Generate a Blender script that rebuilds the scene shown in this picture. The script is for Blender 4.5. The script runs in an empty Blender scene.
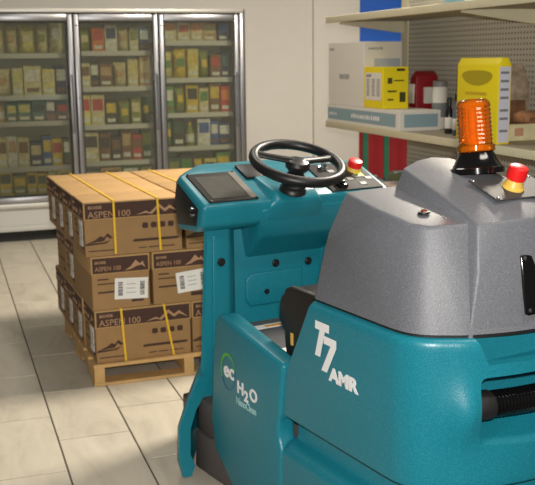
import bpy, bmesh, math, random
from mathutils import Vector, Matrix
random.seed(7)
scene = bpy.context.scene
COL = scene.collection
PI = math.pi

# ------------------------------------------------------------------ camera
F_PX, YAW, PITCH, ROLL, CAM_H = 945.287, 0.32950, 0.19141, -0.01191, 1.5672
cam_data = bpy.data.cameras.new('camera')
cam = bpy.data.objects.new('camera', cam_data)
COL.objects.link(cam)
fwd = Vector((math.sin(YAW) * math.cos(PITCH), math.cos(YAW) * math.cos(PITCH), -math.sin(PITCH)))
rgt = Vector((math.cos(YAW), -math.sin(YAW), 0))
upv = rgt.cross(fwd)
r2 = math.cos(ROLL) * rgt + math.sin(ROLL) * upv
u2 = -math.sin(ROLL) * rgt + math.cos(ROLL) * upv
m = Matrix(((r2.x, u2.x, -fwd.x, 0), (r2.y, u2.y, -fwd.y, 0), (r2.z, u2.z, -fwd.z, CAM_H), (0, 0, 0, 1)))
cam.matrix_world = m
cam_data.sensor_width = 36.0
cam_data.lens = F_PX / 535.0 * 36.0
cam_data.clip_start = 0.05
cam_data.dof.use_dof = True
cam_data.dof.focus_distance = 2.75
cam_data.dof.aperture_fstop = 7.5
scene.camera = cam

# ------------------------------------------------------------------ world, lamps, exposure
world = bpy.data.worlds.new('world')
scene.world = world
world.use_nodes = True
bg = world.node_tree.nodes['Background']
bg.inputs[0].default_value = (1.0, 0.93, 0.82, 1)
bg.inputs[1].default_value = 0.10
scene.view_settings.view_transform = 'Standard'
scene.view_settings.look = 'None'
scene.view_settings.gamma = 1.0
scene.view_settings.use_curve_mapping = False
scene.view_settings.exposure = 0.0


def area(name, loc, size, power, color=(1, 0.93, 0.82), target=None):
    d = bpy.data.lights.new(name, 'AREA')
    d.shape = 'RECTANGLE'
    d.size, d.size_y = size
    d.energy = power
    d.color = color
    o = bpy.data.objects.new(name, d)
    o.location = loc
    if target is not None:
        o.rotation_euler = (Vector(target) - Vector(loc)).to_track_quat('-Z', 'Y').to_euler()
    COL.objects.link(o)
    return o


# rows of ceiling fluorescents and the photographer's flash
area('ceiling_light_right', (3.4, 4.8, 3.4), (0.3, 0.8), 290, (1, 0.9, 0.76))
area('ceiling_light_centre', (1.3, 5.2, 3.5), (0.4, 1.6), 30)
area('ceiling_light_near', (2.2, 1.4, 3.5), (1.6, 0.5), 40)
area('ceiling_light_left', (-2.2, 6.5, 3.5), (0.4, 2.4), 6)
fd = bpy.data.lights.new('camera_flash', 'SPOT')
fd.energy = 380
fd.spot_size = 1.1
fd.spot_blend = 0.6
fd.shadow_soft_size = 0.03
fd.color = (1, 0.96, 0.9)
fo = bpy.data.objects.new('camera_flash', fd)
fo.location = (0.02, -0.02, CAM_H + 0.13)
fo.rotation_euler = fwd.to_track_quat('-Z', 'Y').to_euler()
COL.objects.link(fo)


# ------------------------------------------------------------------ helpers
def srgb(r, g, b):
    def f(c):
        c /= 255.0
        return c / 12.92 if c <= 0.04045 else ((c + 0.055) / 1.055) ** 2.4
    return (f(r), f(g), f(b), 1)


MATS = {}


def mat(name, rgb, rough=0.5, metal=0.0, noise=0.0, nscale=30.0, bump=0.0, bscale=200.0, spec=0.5, coat=0.0, rand=0.0):
    """Principled material with optional cloudy colour noise, fine bump and per-object variation."""
    if name in MATS:
        return MATS[name]
    mt = bpy.data.materials.new(name)
    mt.use_nodes = True
    nt = mt.node_tree
    b = nt.nodes['Principled BSDF']
    c = srgb(*rgb)
    b.inputs['Base Color'].default_value = c
    b.inputs['Roughness'].default_value = rough
    b.inputs['Metallic'].default_value = metal
    b.inputs['Specular IOR Level'].default_value = spec
    b.inputs['Coat Weight'].default_value = coat
    tc = nt.nodes.new('ShaderNodeTexCoord')
    last = None
    if noise > 0:
        n = nt.nodes.new('ShaderNodeTexNoise')
        n.inputs['Scale'].default_value = nscale
        n.inputs['Detail'].default_value = 4
        nt.links.new(tc.outputs['Object'], n.inputs['Vector'])
        mp = nt.nodes.new('ShaderNodeMapRange')
        mp.inputs['From Min'].default_value = 0.25
        mp.inputs['From Max'].default_value = 0.75
        mp.inputs['To Min'].default_value = 1 - noise
        mp.inputs['To Max'].default_value = 1 + noise
        nt.links.new(n.outputs['Fac'], mp.inputs['Value'])
        hs = nt.nodes.new('ShaderNodeHueSaturation')
        hs.inputs['Color'].default_value = c
        nt.links.new(mp.outputs[0], hs.inputs['Value'])
        last = hs
    if rand > 0:
        oi = nt.nodes.new('ShaderNodeObjectInfo')
        mp = nt.nodes.new('ShaderNodeMapRange')
        mp.inputs['To Min'].default_value = 1 - rand
        mp.inputs['To Max'].default_value = 1 + rand
        nt.links.new(oi.outputs['Random'], mp.inputs['Value'])
        hs = nt.nodes.new('ShaderNodeHueSaturation')
        hs.inputs['Color'].default_value = c
        if last:
            nt.links.new(last.outputs[0], hs.inputs['Color'])
        nt.links.new(mp.outputs[0], hs.inputs['Value'])
        last = hs
    if last:
        nt.links.new(last.outputs[0], b.inputs['Base Color'])
    if bump > 0:
        n = nt.nodes.new('ShaderNodeTexNoise')
        n.inputs['Scale'].default_value = bscale
        n.inputs['Detail'].default_value = 2
        nt.links.new(tc.outputs['Object'], n.inputs['Vector'])
        bp = nt.nodes.new('ShaderNodeBump')
        bp.inputs['Strength'].default_value = bump
        bp.inputs['Distance'].default_value = 0.002
        nt.links.new(n.outputs['Fac'], bp.inputs['Height'])
        nt.links.new(bp.outputs[0], b.inputs['Normal'])
    MATS[name] = mt
    return mt


def shade(me, ang=35):
    for p in me.polygons:
        p.use_smooth = True
    me.set_sharp_from_angle(angle=math.radians(ang))


def mesh_obj(name, me, mt, parent=None, loc=None, rot=None):
    o = bpy.data.objects.new(name, me)
    if mt is not None:
        me.materials.clear()
        me.materials.append(mt)
    COL.objects.link(o)
    if parent is not None:
        o.parent = parent
    if loc is not None:
        o.location = loc
    if rot is not None:
        o.rotation_euler = rot
    return o


def bm_obj(name, bm, mt, parent=None, loc=None, rot=None, ang=35):
    bmesh.ops.recalc_face_normals(bm, faces=bm.faces)
    me = bpy.data.meshes.new(name)
    bm.to_mesh(me)
    bm.free()
    shade(me, ang)
    return mesh_obj(name, me, mt, parent, loc, rot)


def add_box(bm, x0, x1, y0, y1, z0, z1, bev=0.0, seg=2):
    v = [bm.verts.new(c) for c in ((x0, y0, z0), (x1, y0, z0), (x1, y1, z0), (x0, y1, z0),
                                   (x0, y0, z1), (x1, y0, z1), (x1, y1, z1), (x0, y1, z1))]
    fs = [bm.faces.new([v[i] for i in q]) for q in
          ((3, 2, 1, 0), (4, 5, 6, 7), (0, 1, 5, 4), (1, 2, 6, 5), (2, 3, 7, 6), (3, 0, 4, 7))]
    if bev > 0:
        es = list({e for f in fs for e in f.edges})
        bmesh.ops.bevel(bm, geom=es, offset=bev, segments=seg, profile=0.5, affect='EDGES')


def box(name, x0, x1, y0, y1, z0, z1, mt, parent=None, bev=0.0, seg=2, loc=None, rot=None):
    bm = bmesh.new()
    add_box(bm, x0, x1, y0, y1, z0, z1, bev, seg)
    return bm_obj(name, bm, mt, parent, loc, rot)


def add_tube(bm, pts, r, n=10, cap=True, closed=False):
    """Sweep a circle along pts; r number or list."""
    pts = [Vector(p) for p in pts]
    N = len(pts)
    rr = r if isinstance(r, (list, tuple)) else [r] * N
    rings = []
    prev = None
    for i, p in enumerate(pts):
        a = pts[i - 1] if (i > 0 or closed) else pts[i]
        b = pts[(i + 1) % N] if (i < N - 1 or closed) else pts[i]
        t = (b - a).normalized()
        if prev is None:
            x = t.orthogonal().normalized()
        else:
            x = (prev - t * prev.dot(t)).normalized()
        prev = x
        y = t.cross(x)
        rings.append([bm.verts.new(p + rr[i] * (math.cos(2 * PI * k / n) * x + math.sin(2 * PI * k / n) * y)) for k in range(n)])
    for i in range(N if closed else N - 1):
        A, B = rings[i], rings[(i + 1) % N]
        for k in range(n):
            bm.faces.new((A[k], A[(k + 1) % n], B[(k + 1) % n], B[k]))
    if cap and not closed:
        bm.faces.new(rings[0][::-1])
        bm.faces.new(rings[-1])


def tube(name, pts, r, mt, parent=None, n=10, closed=False):
    bm = bmesh.new()
    add_tube(bm, pts, r, n, True, closed)
    return bm_obj(name, bm, mt, parent)


def add_lathe(bm, prof, n=24, mtx=None):
    """prof = list of (r, z); spun about z, capped at both ends."""
    rings = []
    for r, z in prof:
        ring = []
        for k in range(n):
            c = Vector((r * math.cos(2 * PI * k / n), r * math.sin(2 * PI * k / n), z))
            ring.append(bm.verts.new(mtx @ c if mtx else c))
        rings.append(ring)
    for A, B in zip(rings, rings[1:]):
        for k in range(n):
            bm.faces.new((A[k], A[(k + 1) % n], B[(k + 1) % n], B[k]))
    bm.faces.new(rings[0][::-1])
    bm.faces.new(rings[-1])


def lathe(name, prof, mt, parent=None, loc=None, rot=None, n=24, mtx=None):
    bm = bmesh.new()
    add_lathe(bm, prof, n, mtx)
    return bm_obj(name, bm, mt, parent, loc, rot)


def add_extrude(bm, poly, axis, a0, a1, bev=0.0, seg=2):
    """Extrude a 2D polygon along axis ('x','y','z'); poly holds the two other coordinates in order."""
    def P(p, a):
        return {'x': (a, p[0], p[1]), 'y': (p[0], a, p[1]), 'z': (p[0], p[1], a)}[axis]
    A = [bm.verts.new(P(p, a0)) for p in poly]
    B = [bm.verts.new(P(p, a1)) for p in poly]
    n = len(poly)
    fs = [bm.faces.new(A[::-1]), bm.faces.new(B)]
    for i in range(n):
        fs.append(bm.faces.new((A[i], A[(i + 1) % n], B[(i + 1) % n], B[i])))
    bmesh.ops.recalc_face_normals(bm, faces=fs)
    if bev > 0:
        es = [e for e in {e for f in fs for e in f.edges} if e.calc_face_angle(0) > math.radians(25)]
        bmesh.ops.bevel(bm, geom=es, offset=bev, segments=seg, profile=0.5, affect='EDGES')


def extrude(name, poly, axis, a0, a1, mt, parent=None, bev=0.0, seg=2, loc=None, rot=None):
    bm = bmesh.new()
    add_extrude(bm, poly, axis, a0, a1, bev, seg)
    return bm_obj(name, bm, mt, parent, loc, rot)


def hull_bm(pts, bev=0.0, seg=3, zmin=-9, ang=14):
    bm = bmesh.new()
    for p in pts:
        bm.verts.new(p)
    r = bmesh.ops.convex_hull(bm, input=bm.verts)
    junk = [g for g in r['geom_interior'] if isinstance(g, bmesh.types.BMVert)]
    if junk:
        bmesh.ops.delete(bm, geom=junk, context='VERTS')
    bmesh.ops.dissolve_limit(bm, angle_limit=math.radians(2), verts=bm.verts, edges=bm.edges)
    bmesh.ops.recalc_face_normals(bm, faces=bm.faces)
    if bev > 0:
        es = [e for e in bm.edges if len(e.link_faces) == 2 and e.calc_face_angle(0) > math.radians(ang)
              and max(v.co.z for v in e.verts) > zmin]
        bmesh.ops.bevel(bm, geom=es, offset=bev, segments=seg, profile=0.5, affect='EDGES', clamp_overlap=True)
    return bm


def hull(name, pts, mt, parent=None, bev=0.0, seg=3, zmin=-9):
    return bm_obj(name, hull_bm(pts, bev, seg, zmin), mt, parent)


def boolean(bmA, others):
    """Boolean of bmesh A with [(bm, op)], returns a mesh."""
    bmesh.ops.recalc_face_normals(bmA, faces=bmA.faces)
    meA = bpy.data.meshes.new('tmp')
    bmA.to_mesh(meA)
    bmA.free()
    oA = bpy.data.objects.new('tmp', meA)
    COL.objects.link(oA)
    tmp = []
    for bmB, op in others:
        bmesh.ops.recalc_face_normals(bmB, faces=bmB.faces)
        me = bpy.data.meshes.new('tmp')
        bmB.to_mesh(me)
        bmB.free()
        oB = bpy.data.objects.new('tmp', me)
        COL.objects.link(oB)
        tmp.append(oB)
        md = oA.modifiers.new('b', 'BOOLEAN')
        md.object = oB
        md.operation = op
        md.solver = 'EXACT'
    dg = bpy.context.evaluated_depsgraph_get()
    dg.update()
    res = bpy.data.meshes.new_from_object(oA.evaluated_get(dg))
    for o in [oA] + tmp:
        bpy.data.objects.remove(o)
    return res


def empty(name, loc=(0, 0, 0), rz=0.0):
    o = bpy.data.objects.new(name, None)
    o.empty_display_size = 0.1
    o.location = loc
    o.rotation_euler = (0, 0, rz)
    COL.objects.link(o)
    return o


def tag(o, label=None, cat=None, group=None, kind=None):
    if label:
        o['label'] = label
    if cat:
        o['category'] = cat
    if group:
        o['group'] = group
    if kind:
        o['kind'] = kind
    return o


TEXT_CACHE = {}


def text_mesh(body, size, extrude_=0.0006, offset=0.0, shear=0.0, sx=1.0, align='LEFT'):
    key = (body, size, extrude_, offset, shear, sx, align)
    if key in TEXT_CACHE:
        return TEXT_CACHE[key]
    cu = bpy.data.curves.new('t', 'FONT')
    cu.body = body
    cu.size = size
    cu.extrude = extrude_
    cu.offset = offset
    cu.shear = shear
    cu.align_x = align
    cu.resolution_u = 3
    o = bpy.data.objects.new('t', cu)
    COL.objects.link(o)
    dg = bpy.context.evaluated_depsgraph_get()
    dg.update()
    me = bpy.data.meshes.new_from_object(o.evaluated_get(dg))
    bpy.data.objects.remove(o)
    if sx != 1.0:
        me.transform(Matrix.Diagonal((sx, 1, 1, 1)))
    TEXT_CACHE[key] = me
    return me


SIDE = {  # lettering frames: text x axis, text y axis, normal
    'left': Matrix(((-1, 0, 0, 0), (0, 0, 1, 0), (0, 1, 0, 0), (0, 0, 0, 1))),   # faces +y, reads towards -x
    'front': Matrix(((1, 0, 0, 0), (0, 0, -1, 0), (0, 1, 0, 0), (0, 0, 0, 1))),  # faces -y, reads towards +x
    'end': Matrix(((0, 0, -1, 0), (-1, 0, 0, 0), (0, 1, 0, 0), (0, 0, 0, 1))),   # faces -x, reads towards -y
}


def put_text(name, body, size, side, loc, mt, parent, **kw):
    me = text_mesh(body, size, **kw)
    o = bpy.data.objects.new(name, me)
    if not me.materials:
        me.materials.append(mt)
    COL.objects.link(o)
    o.parent = parent
    o.matrix_local = Matrix.Translation(loc) @ SIDE[side]
    return o


def copy_tree(o, parent=None):
    c = o.copy()
    COL.objects.link(c)
    c.parent = parent
    for ch in list(o.children):
        copy_tree(ch, c)
    return c


# ------------------------------------------------------------------ materials
def tile_material():
    mt = bpy.data.materials.new('floor_tile')
    mt.use_nodes = True
    nt = mt.node_tree
    b = nt.nodes['Principled BSDF']
    tc = nt.nodes.new('ShaderNodeTexCoord')
    oi = nt.nodes.new('ShaderNodeObjectInfo')
    mul = nt.nodes.new('ShaderNodeVectorMath')
    mul.operation = 'SCALE'
    mul.inputs[0].default_value = (11.3, 7.7, 3.1)
    nt.links.new(oi.outputs['Random'], mul.inputs['Scale'])
    add = nt.nodes.new('ShaderNodeVectorMath')
    nt.links.new(tc.outputs['Object'], add.inputs[0])
    nt.links.new(mul.outputs[0], add.inputs[1])
    sc = nt.nodes.new('ShaderNodeMapping')
    sc.inputs['Scale'].default_value = (5.5, 1.6, 1)
    sc.inputs['Rotation'].default_value = (0, 0, 0.25)
    nt.links.new(add.outputs[0], sc.inputs['Vector'])
    n = nt.nodes.new('ShaderNodeTexNoise')
    n.inputs['Scale'].default_value = 1.3
    n.inputs['Detail'].default_value = 6
    n.inputs['Roughness'].default_value = 0.62
    n.inputs['Distortion'].default_value = 0.7
    nt.links.new(sc.outputs[0], n.inputs['Vector'])
    cr = nt.nodes.new('ShaderNodeValToRGB')
    e = cr.color_ramp.elements
    e[0].position = 0.30
    e[0].color = srgb(182, 173, 156)
    e[1].position = 0.62
    e[1].color = srgb(206, 198, 181)
    x = e.new(0.47)
    x.color = srgb(198, 190, 173)
    nt.links.new(n.outputs['Fac'], cr.inputs[0])
    nt.links.new(cr.outputs[0], b.inputs['Base Color'])
    b.inputs['Roughness'].default_value = 0.42
    b.inputs['Specular IOR Level'].default_value = 0.4
    return mt


def speckle_material(name, base, fleck, rough, fl_amt, bump):
    """Rotomoulded plastic: tiny pale flecks and an orange-peel relief."""
    mt = bpy.data.materials.new(name)
    mt.use_nodes = True
    nt = mt.node_tree
    b = nt.nodes['Principled BSDF']
    tc = nt.nodes.new('ShaderNodeTexCoord')
    n = nt.nodes.new('ShaderNodeTexNoise')
    n.inputs['Scale'].default_value = 520
    n.inputs['Detail'].default_value = 1
    nt.links.new(tc.outputs['Object'], n.inputs['Vector'])
    cr = nt.nodes.new('ShaderNodeValToRGB')
    e = cr.color_ramp.elements
    e[0].position = 0.5
    e[0].color = srgb(*base)
    e[1].position = 0.5 + fl_amt
    e[1].color = srgb(*fleck)
    nt.links.new(n.outputs['Fac'], cr.inputs[0])
    nt.links.new(cr.outputs[0], b.inputs['Base Color'])
    b.inputs['Roughness'].default_value = rough
    n2 = nt.nodes.new('ShaderNodeTexNoise')
    n2.inputs['Scale'].default_value = 190
    n2.inputs['Detail'].default_value = 2
    nt.links.new(tc.outputs['Object'], n2.inputs['Vector'])
    bp = nt.nodes.new('ShaderNodeBump')
    bp.inputs['Strength'].default_value = bump
    bp.inputs['Distance'].default_value = 0.0015
    nt.links.new(n2.outputs['Fac'], bp.inputs['Height'])
    nt.links.new(bp.outputs[0], b.inputs['Normal'])
    return mt


def thin_glass(name, tint, fog=0.06, fogc=(0.60, 0.59, 0.52, 1)):
    mt = bpy.data.materials.new(name)
    mt.use_nodes = True
    nt = mt.node_tree
    nt.nodes.remove(nt.nodes['Principled BSDF'])
    out = nt.nodes['Material Output']
    tr = nt.nodes.new('ShaderNodeBsdfTransparent')
    tr.inputs[0].default_value = tint
    gl = nt.nodes.new('ShaderNodeBsdfGlossy')
    gl.inputs['Roughness'].default_value = 0.06
    fr = nt.nodes.new('ShaderNodeFresnel')
    fr.inputs[0].default_value = 1.45
    mx = nt.nodes.new('ShaderNodeMixShader')
    nt.links.new(fr.outputs[0], mx.inputs[0])
    df = nt.nodes.new('ShaderNodeBsdfDiffuse')      # faint fog on the cold pane
    df.inputs[0].default_value = fogc
    m2 = nt.nodes.new('ShaderNodeMixShader')
    m2.inputs[0].default_value = fog
    nt.links.new(tr.outputs[0], m2.inputs[1])
    nt.links.new(df.outputs[0], m2.inputs[2])
    nt.links.new(m2.outputs[0], mx.inputs[1])
    nt.links.new(gl.outputs[0], mx.inputs[2])
    nt.links.new(mx.outputs[0], out.inputs[0])
    return mt


def pegboard_material():
    mt = bpy.data.materials.new('pegboard')
    mt.use_nodes = True
    nt = mt.node_tree
    b = nt.nodes['Principled BSDF']
    b.inputs['Roughness'].default_value = 0.6
    tc = nt.nodes.new('ShaderNodeTexCoord')
    sp = nt.nodes.new('ShaderNodeSeparateXYZ')
    nt.links.new(tc.outputs['Object'], sp.inputs[0])
    d = []
    for ax in ('Y', 'Z'):
        mu = nt.nodes.new('ShaderNodeMath')
        mu.operation = 'MULTIPLY'
        mu.inputs[1].default_value = 1 / 0.030
        nt.links.new(sp.outputs[ax], mu.inputs[0])
        fr = nt.nodes.new('ShaderNodeMath')
        fr.operation = 'FRACT'
        nt.links.new(mu.outputs[0], fr.inputs[0])
        su = nt.nodes.new('ShaderNodeMath')
        su.operation = 'SUBTRACT'
        su.inputs[1].default_value = 0.5
        nt.links.new(fr.outputs[0], su.inputs[0])
        pw = nt.nodes.new('ShaderNodeMath')
        pw.operation = 'MULTIPLY'
        nt.links.new(su.outputs[0], pw.inputs[0])
        nt.links.new(su.outputs[0], pw.inputs[1])
        d.append(pw)
    ad = nt.nodes.new('ShaderNodeMath')
    nt.links.new(d[0].outputs[0], ad.inputs[0])
    nt.links.new(d[1].outputs[0], ad.inputs[1])
    lt = nt.nodes.new('ShaderNodeMath')
    lt.operation = 'LESS_THAN'
    lt.inputs[1].default_value = 0.05
    nt.links.new(ad.outputs[0], lt.inputs[0])
    mx = nt.nodes.new('ShaderNodeMix')
    mx.data_type = 'RGBA'
    mx.inputs[6].default_value = srgb(204, 199, 184)
    mx.inputs[7].default_value = srgb(120, 114, 100)
    nt.links.new(lt.outputs[0], mx.inputs[0])
    nt.links.new(mx.outputs[2], b.inputs['Base Color'])
    return mt


TEAL = speckle_material('teal_plastic', (16, 114, 131), (50, 146, 162), 0.36, 0.25, 0.35)
GREY = speckle_material('grey_hood_plastic', (96, 98, 104), (134, 136, 142), 0.5, 0.25, 0.4)
TILE = tile_material()
GROUT = mat('grout', (92, 84, 72), 0.9, noise=0.1)
WALLM = mat('wall_paint', (192, 188, 180), 0.75, noise=0.02, nscale=6, bump=0.1, bscale=300)
BLUEW = mat('blue_paint', (20, 84, 178), 0.6)
ALU = mat('brushed_aluminium', (165, 165, 168), 0.34, 0.85, noise=0.05, nscale=40)
ALUL = mat('pale_aluminium', (205, 202, 194), 0.42, 0.6)
DARK = mat('dark_gap', (22, 22, 22), 0.6)
CASEW = mat('freezer_white', (196, 194, 188), 0.5)
INNER = mat('freezer_liner', (170, 170, 155), 0.6)
PANE = thin_glass('freezer_glass', (0.86, 0.87, 0.81, 1))
SHELFM = mat('freezer_shelf', (170, 172, 162), 0.5)
KRAFT_SHADE = mat('kraft_board_shaded', (156, 122, 80), 0.8, noise=0.06, nscale=14, bump=0.1, bscale=90, rand=0.05)  # board colour darkened to carry the shade on the upright carton sides
KRAFT_LIT = mat('kraft_lid_lit', (182, 146, 96), 0.8, noise=0.06, nscale=14, bump=0.1, bscale=90, rand=0.05)  # same board, lighter: light from above put into the lid colour
PRINT = mat('brown_print', (70, 45, 36), 0.75)
PRINTL = mat('pale_print', (176, 138, 104), 0.8)
PAPER = mat('label_paper', (232, 230, 226), 0.7)
INK = mat('ink', (40, 38, 38), 0.8)
STRAP = mat('yellow_strap', (236, 190, 40), 0.4)
WOOD = mat('pallet_wood', (204, 166, 110), 0.8, noise=0.16, nscale=9, bump=0.2, bscale=60, rand=0.08)
BLACK = mat('black_plastic', (22, 21, 21), 0.42, bump=0.15, bscale=250)
BLACKG = mat('black_gloss', (12, 12, 13), 0.12)
RUBBER = mat('rubber', (26, 25, 25), 0.6, bump=0.2, bscale=250)
SKIRT = mat('grey_skirt', (84, 78, 76), 0.7, bump=0.3, bscale=150)
SCREEN = mat('screen', (56, 55, 46), 0.5, noise=0.25, nscale=25, spec=0.3)
BEZEL = mat('bezel', (44, 42, 40), 0.65, spec=0.25)
CHROME = mat('chrome', (215, 215, 215), 0.15, 1.0)
WHITE = mat('white_print', (240, 240, 240), 0.5)
RED = mat('red_button', (222, 30, 30), 0.35)
YEL = mat('yellow_ring', (228, 186, 84), 0.4)
LIME = mat('lime_label', (196, 230, 30), 0.5)
GREYK = mat('key_grey', (128, 126, 124), 0.5)
GREEN = mat('green_print', (88, 176, 60), 0.5)
BLUEP = mat('blue_print', (20, 92, 150), 0.5)
AMBER = thin_glass('amber_lens', (1.0, 0.42, 0.03, 1), 0.2, (1.0, 0.32, 0.01, 1))
AMBERC = mat('amber_core', (250, 190, 90), 0.2, 0.4)
CREAM = mat('cream_metal', (214, 206, 176), 0.5, noise=0.03)
DULLTAN = mat('dull_tan_metal', (170, 160, 138), 0.6, noise=0.06)  # duller tan than the cream lips, used on the shelf decks
PEG = pegboard_material()

# ------------------------------------------------------------------ floor of tiles
WT, LT, GR = 0.305, 0.61, 0.007
XL, JA, JB = 0.372, 5.0626, 4.1367
floor = box('floor', -4.0, 6.0, -1.0, 9.4, -0.06, -0.003, GROUT)
tag(floor, kind='structure')
bm = bmesh.new()
add_box(bm, GR / 2, WT - GR / 2, GR / 2, LT - GR / 2, -0.012, 0.0, 0.0015, 1)
bmesh.ops.recalc_face_normals(bm, faces=bm.faces)
tile_me = bpy.data.meshes.new('tile')
bm.to_mesh(tile_me)
bm.free()
tile_me.materials.append(TILE)
for i in range(-5, 9):
    y0 = JA if i % 2 == 0 else JB
    for j in range(-8, 8):
        y = y0 + j * LT
        if y < 1.6 or y + LT > 9.1:
            continue
        t = bpy.data.objects.new('tile', tile_me)
        t.location = (XL + i * WT, y, 0.0)
        COL.objects.link(t)
        t.parent = floor

# ------------------------------------------------------------------ walls
YW = 8.515
tag(box('wall_back', -4.0, 2.72, YW + 0.015, YW + 0.14, 2.02, 3.6, WALLM), kind='structure')
tag(box('wall_back_right', 2.72, 3.39, YW + 0.015, YW + 0.14, 0.0, 3.6, WALLM), kind='structure')
tag(box('wall_back_pier', 3.39, 3.87, YW - 0.02, YW + 0.14, 0.0, 3.6, WALLM, bev=0.012), kind='structure')
tag(box('wall_back_blue', 3.87, 5.6, YW + 0.06, YW + 0.2, 0.0, 3.6, BLUEW), kind='structure')
tag(box('wall_back_left', -4.0, -0.42, YW + 0.015, YW + 0.14, 0.0, 2.02, WALLM), kind='structure')
tag(box('baseboard_back', 2.73, 3.39, YW + 0.0, YW + 0.014, 0.0, 0.1, DARK), kind='structure')

# ------------------------------------------------------------------ freezer with glass doors
fz = empty('glass_door_freezer', (1.14, YW, 0))
tag(fz, 'long upright freezer with aluminium framed glass doors in the back wall', 'freezer')
FX0 = 1.14


def fbox(name, x0, x1, y0, y1, z0, z1, mt, parent=fz, bev=0.0):
    return box(name, x0 - FX0, x1 - FX0, y0 - YW, y1 - YW, z0, z1, mt, parent, bev)


DOORS = [(-0.37, 0.383), (0.389, 1.141), (1.149, 1.897), (1.905, 2.655)]
ZD0, ZD1 = 0.345, 1.975
fbox('base_panel', -0.41, 2.70, YW + 0.02, YW + 0.06, 0.10, 0.30, CASEW)
fbox('base_ledge', -0.41, 2.70, YW - 0.03, YW + 0.02, 0.10, 0.145, CASEW, bev=0.006)
fbox('kick_plate', -0.41, 2.70, YW + 0.05, YW + 0.09, 0.0, 0.10, DARK)
fbox('sill', -0.41, 2.70, YW - 0.01, YW + 0.06, 0.30, 0.343, ALUL, bev=0.005)
fbox('head_rail', -0.41, 2.70, YW - 0.015, YW + 0.05, 1.985, 2.02, ALUL, bev=0.004)
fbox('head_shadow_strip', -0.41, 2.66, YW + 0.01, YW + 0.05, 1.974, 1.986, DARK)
fbox('jamb', 2.662, 2.702, YW - 0.015, YW + 0.06, 0.30, 1.985, ALU, bev=0.006)
fbox('jamb', -0.412, -0.375, YW - 0.015, YW + 0.06, 0.30, 1.985, ALU, bev=0.006)
fbox('back_panel', -0.41, 2.70, YW + 0.75, YW + 0.77, 0.0, 2.02, INNER)
fbox('liner_roof', -0.41, 2.70, YW + 0.06, YW + 0.77, 2.0, 2.02, INNER)
fbox('liner_floor', -0.41, 2.70, YW + 0.06, YW + 0.77, 0.30, 0.335, INNER)
fbox('liner_side', 2.685, 2.70, YW + 0.06, YW + 0.77, 0.335, 2.0, INNER)
fbox('liner_side', -0.41, -0.395, YW + 0.06, YW + 0.77, 0.335, 2.0, INNER)
for (xa, xb) in zip([d[1] for d in DOORS[:-1]], [d[0] for d in DOORS[1:]]):
    mx = (xa + xb) / 2
    fbox('mullion', mx - 0.03, mx + 0.03, YW + 0.045, YW + 0.10, 0.335, 2.0, DARK)
TUBE = bpy.data.materials.new('freezer_fill_glow')  # glow of unseen tubes, added to brighten the freezer interior
TUBE.use_nodes = True
tb_ = TUBE.node_tree.nodes['Principled BSDF']
tb_.inputs['Emission Color'].default_value = (1, 0.97, 0.85, 1)
tb_.inputs['Emission Strength'].default_value = 4.0
for mx in (-.36, .386, 1.145, 1.901, 2.66):
    tube('fill_tube', [(mx - FX0, .115, .45), (mx - FX0, .115, 1.92)], .009, TUBE, fz, 8)
for di, (x0, x1) in enumerate(DOORS):
    bm = bmesh.new()
    fw = 0.046
    for a in ((x0, x0 + fw, ZD0, ZD1), (x1 - fw, x1, ZD0, ZD1)):
        add_box(bm, a[0] - FX0, a[1] - FX0, -0.012, 0.03, a[2], a[3], 0.009, 3)
    add_box(bm, x0 + fw - FX0, x1 - fw - FX0, -0.01, 0.03, ZD1 - 0.062, ZD1, 0.006, 2)
    add_box(bm, x0 + fw - FX0, x1 - fw - FX0, -0.01, 0.03, ZD0, ZD0 + 0.055, 0.006, 2)
    door = bm_obj('door', bm, ALU, fz)
    box('glass_pane', x0 + fw - 0.005 - FX0, x1 - fw + 0.005 - FX0, 0.008, 0.014, ZD0 + 0.05, ZD1 - 0.055, PANE, door)
    bm = bmesh.new()
    g = 0.016
    X0, X1, Z0, Z1 = x0 + fw - FX0, x1 - fw - FX0, ZD0 + 0.055, ZD1 - 0.062
    for q in ((X0, X0 + g, Z0, Z1), (X1 - g, X1, Z0, Z1), (X0 + g, X1 - g, Z1 - g, Z1), (X0 + g, X1 - g, Z0, Z0 + g)):
        add_box(bm, q[0], q[1], 0.016, 0.028, q[2], q[3])
    bm_obj('gasket', bm, DARK, door)
    hx = x1 - 0.026 - FX0
    tube('pull_handle', [(hx, -0.008, 0.95), (hx, -0.032, 0.97), (hx, -0.034, 1.2), (hx, -0.032, 1.43), (hx, -0.008, 1.45)], 0.009, ALU, door, 8)
    for hz in (ZD0 + 0.1, 1.25, ZD1 - 0.1):
        lathe('hinge_cap', [(0.008, 0), (0.008, 0.004), (0.005, 0.006)], CHROME, door, loc=(x0 + 0.026 - FX0, -0.011, hz), rot=(PI / 2, 0, 0), n=10)

SHELVES = {1: [1.635, 1.275, 1.045, 0.645, 0.40], 2: [1.65, 1.335, 0.995, 0.665, 0.40], 3: [1.735, 1.40, 1.08, 0.77, 0.40]}
for di, zs in SHELVES.items():
    x0, x1 = DOORS[di]
    for z in zs:
        s = fbox('shelf', x0 + 0.01, x1 - 0.01, YW + 0.12, YW + 0.72, z - 0.018, z, SHELFM)
        fbox('price_rail', x0 + 0.01, x1 - 0.01, YW + 0.105, YW + 0.12, z - 0.036, z + 0.008, CASEW, s)

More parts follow.
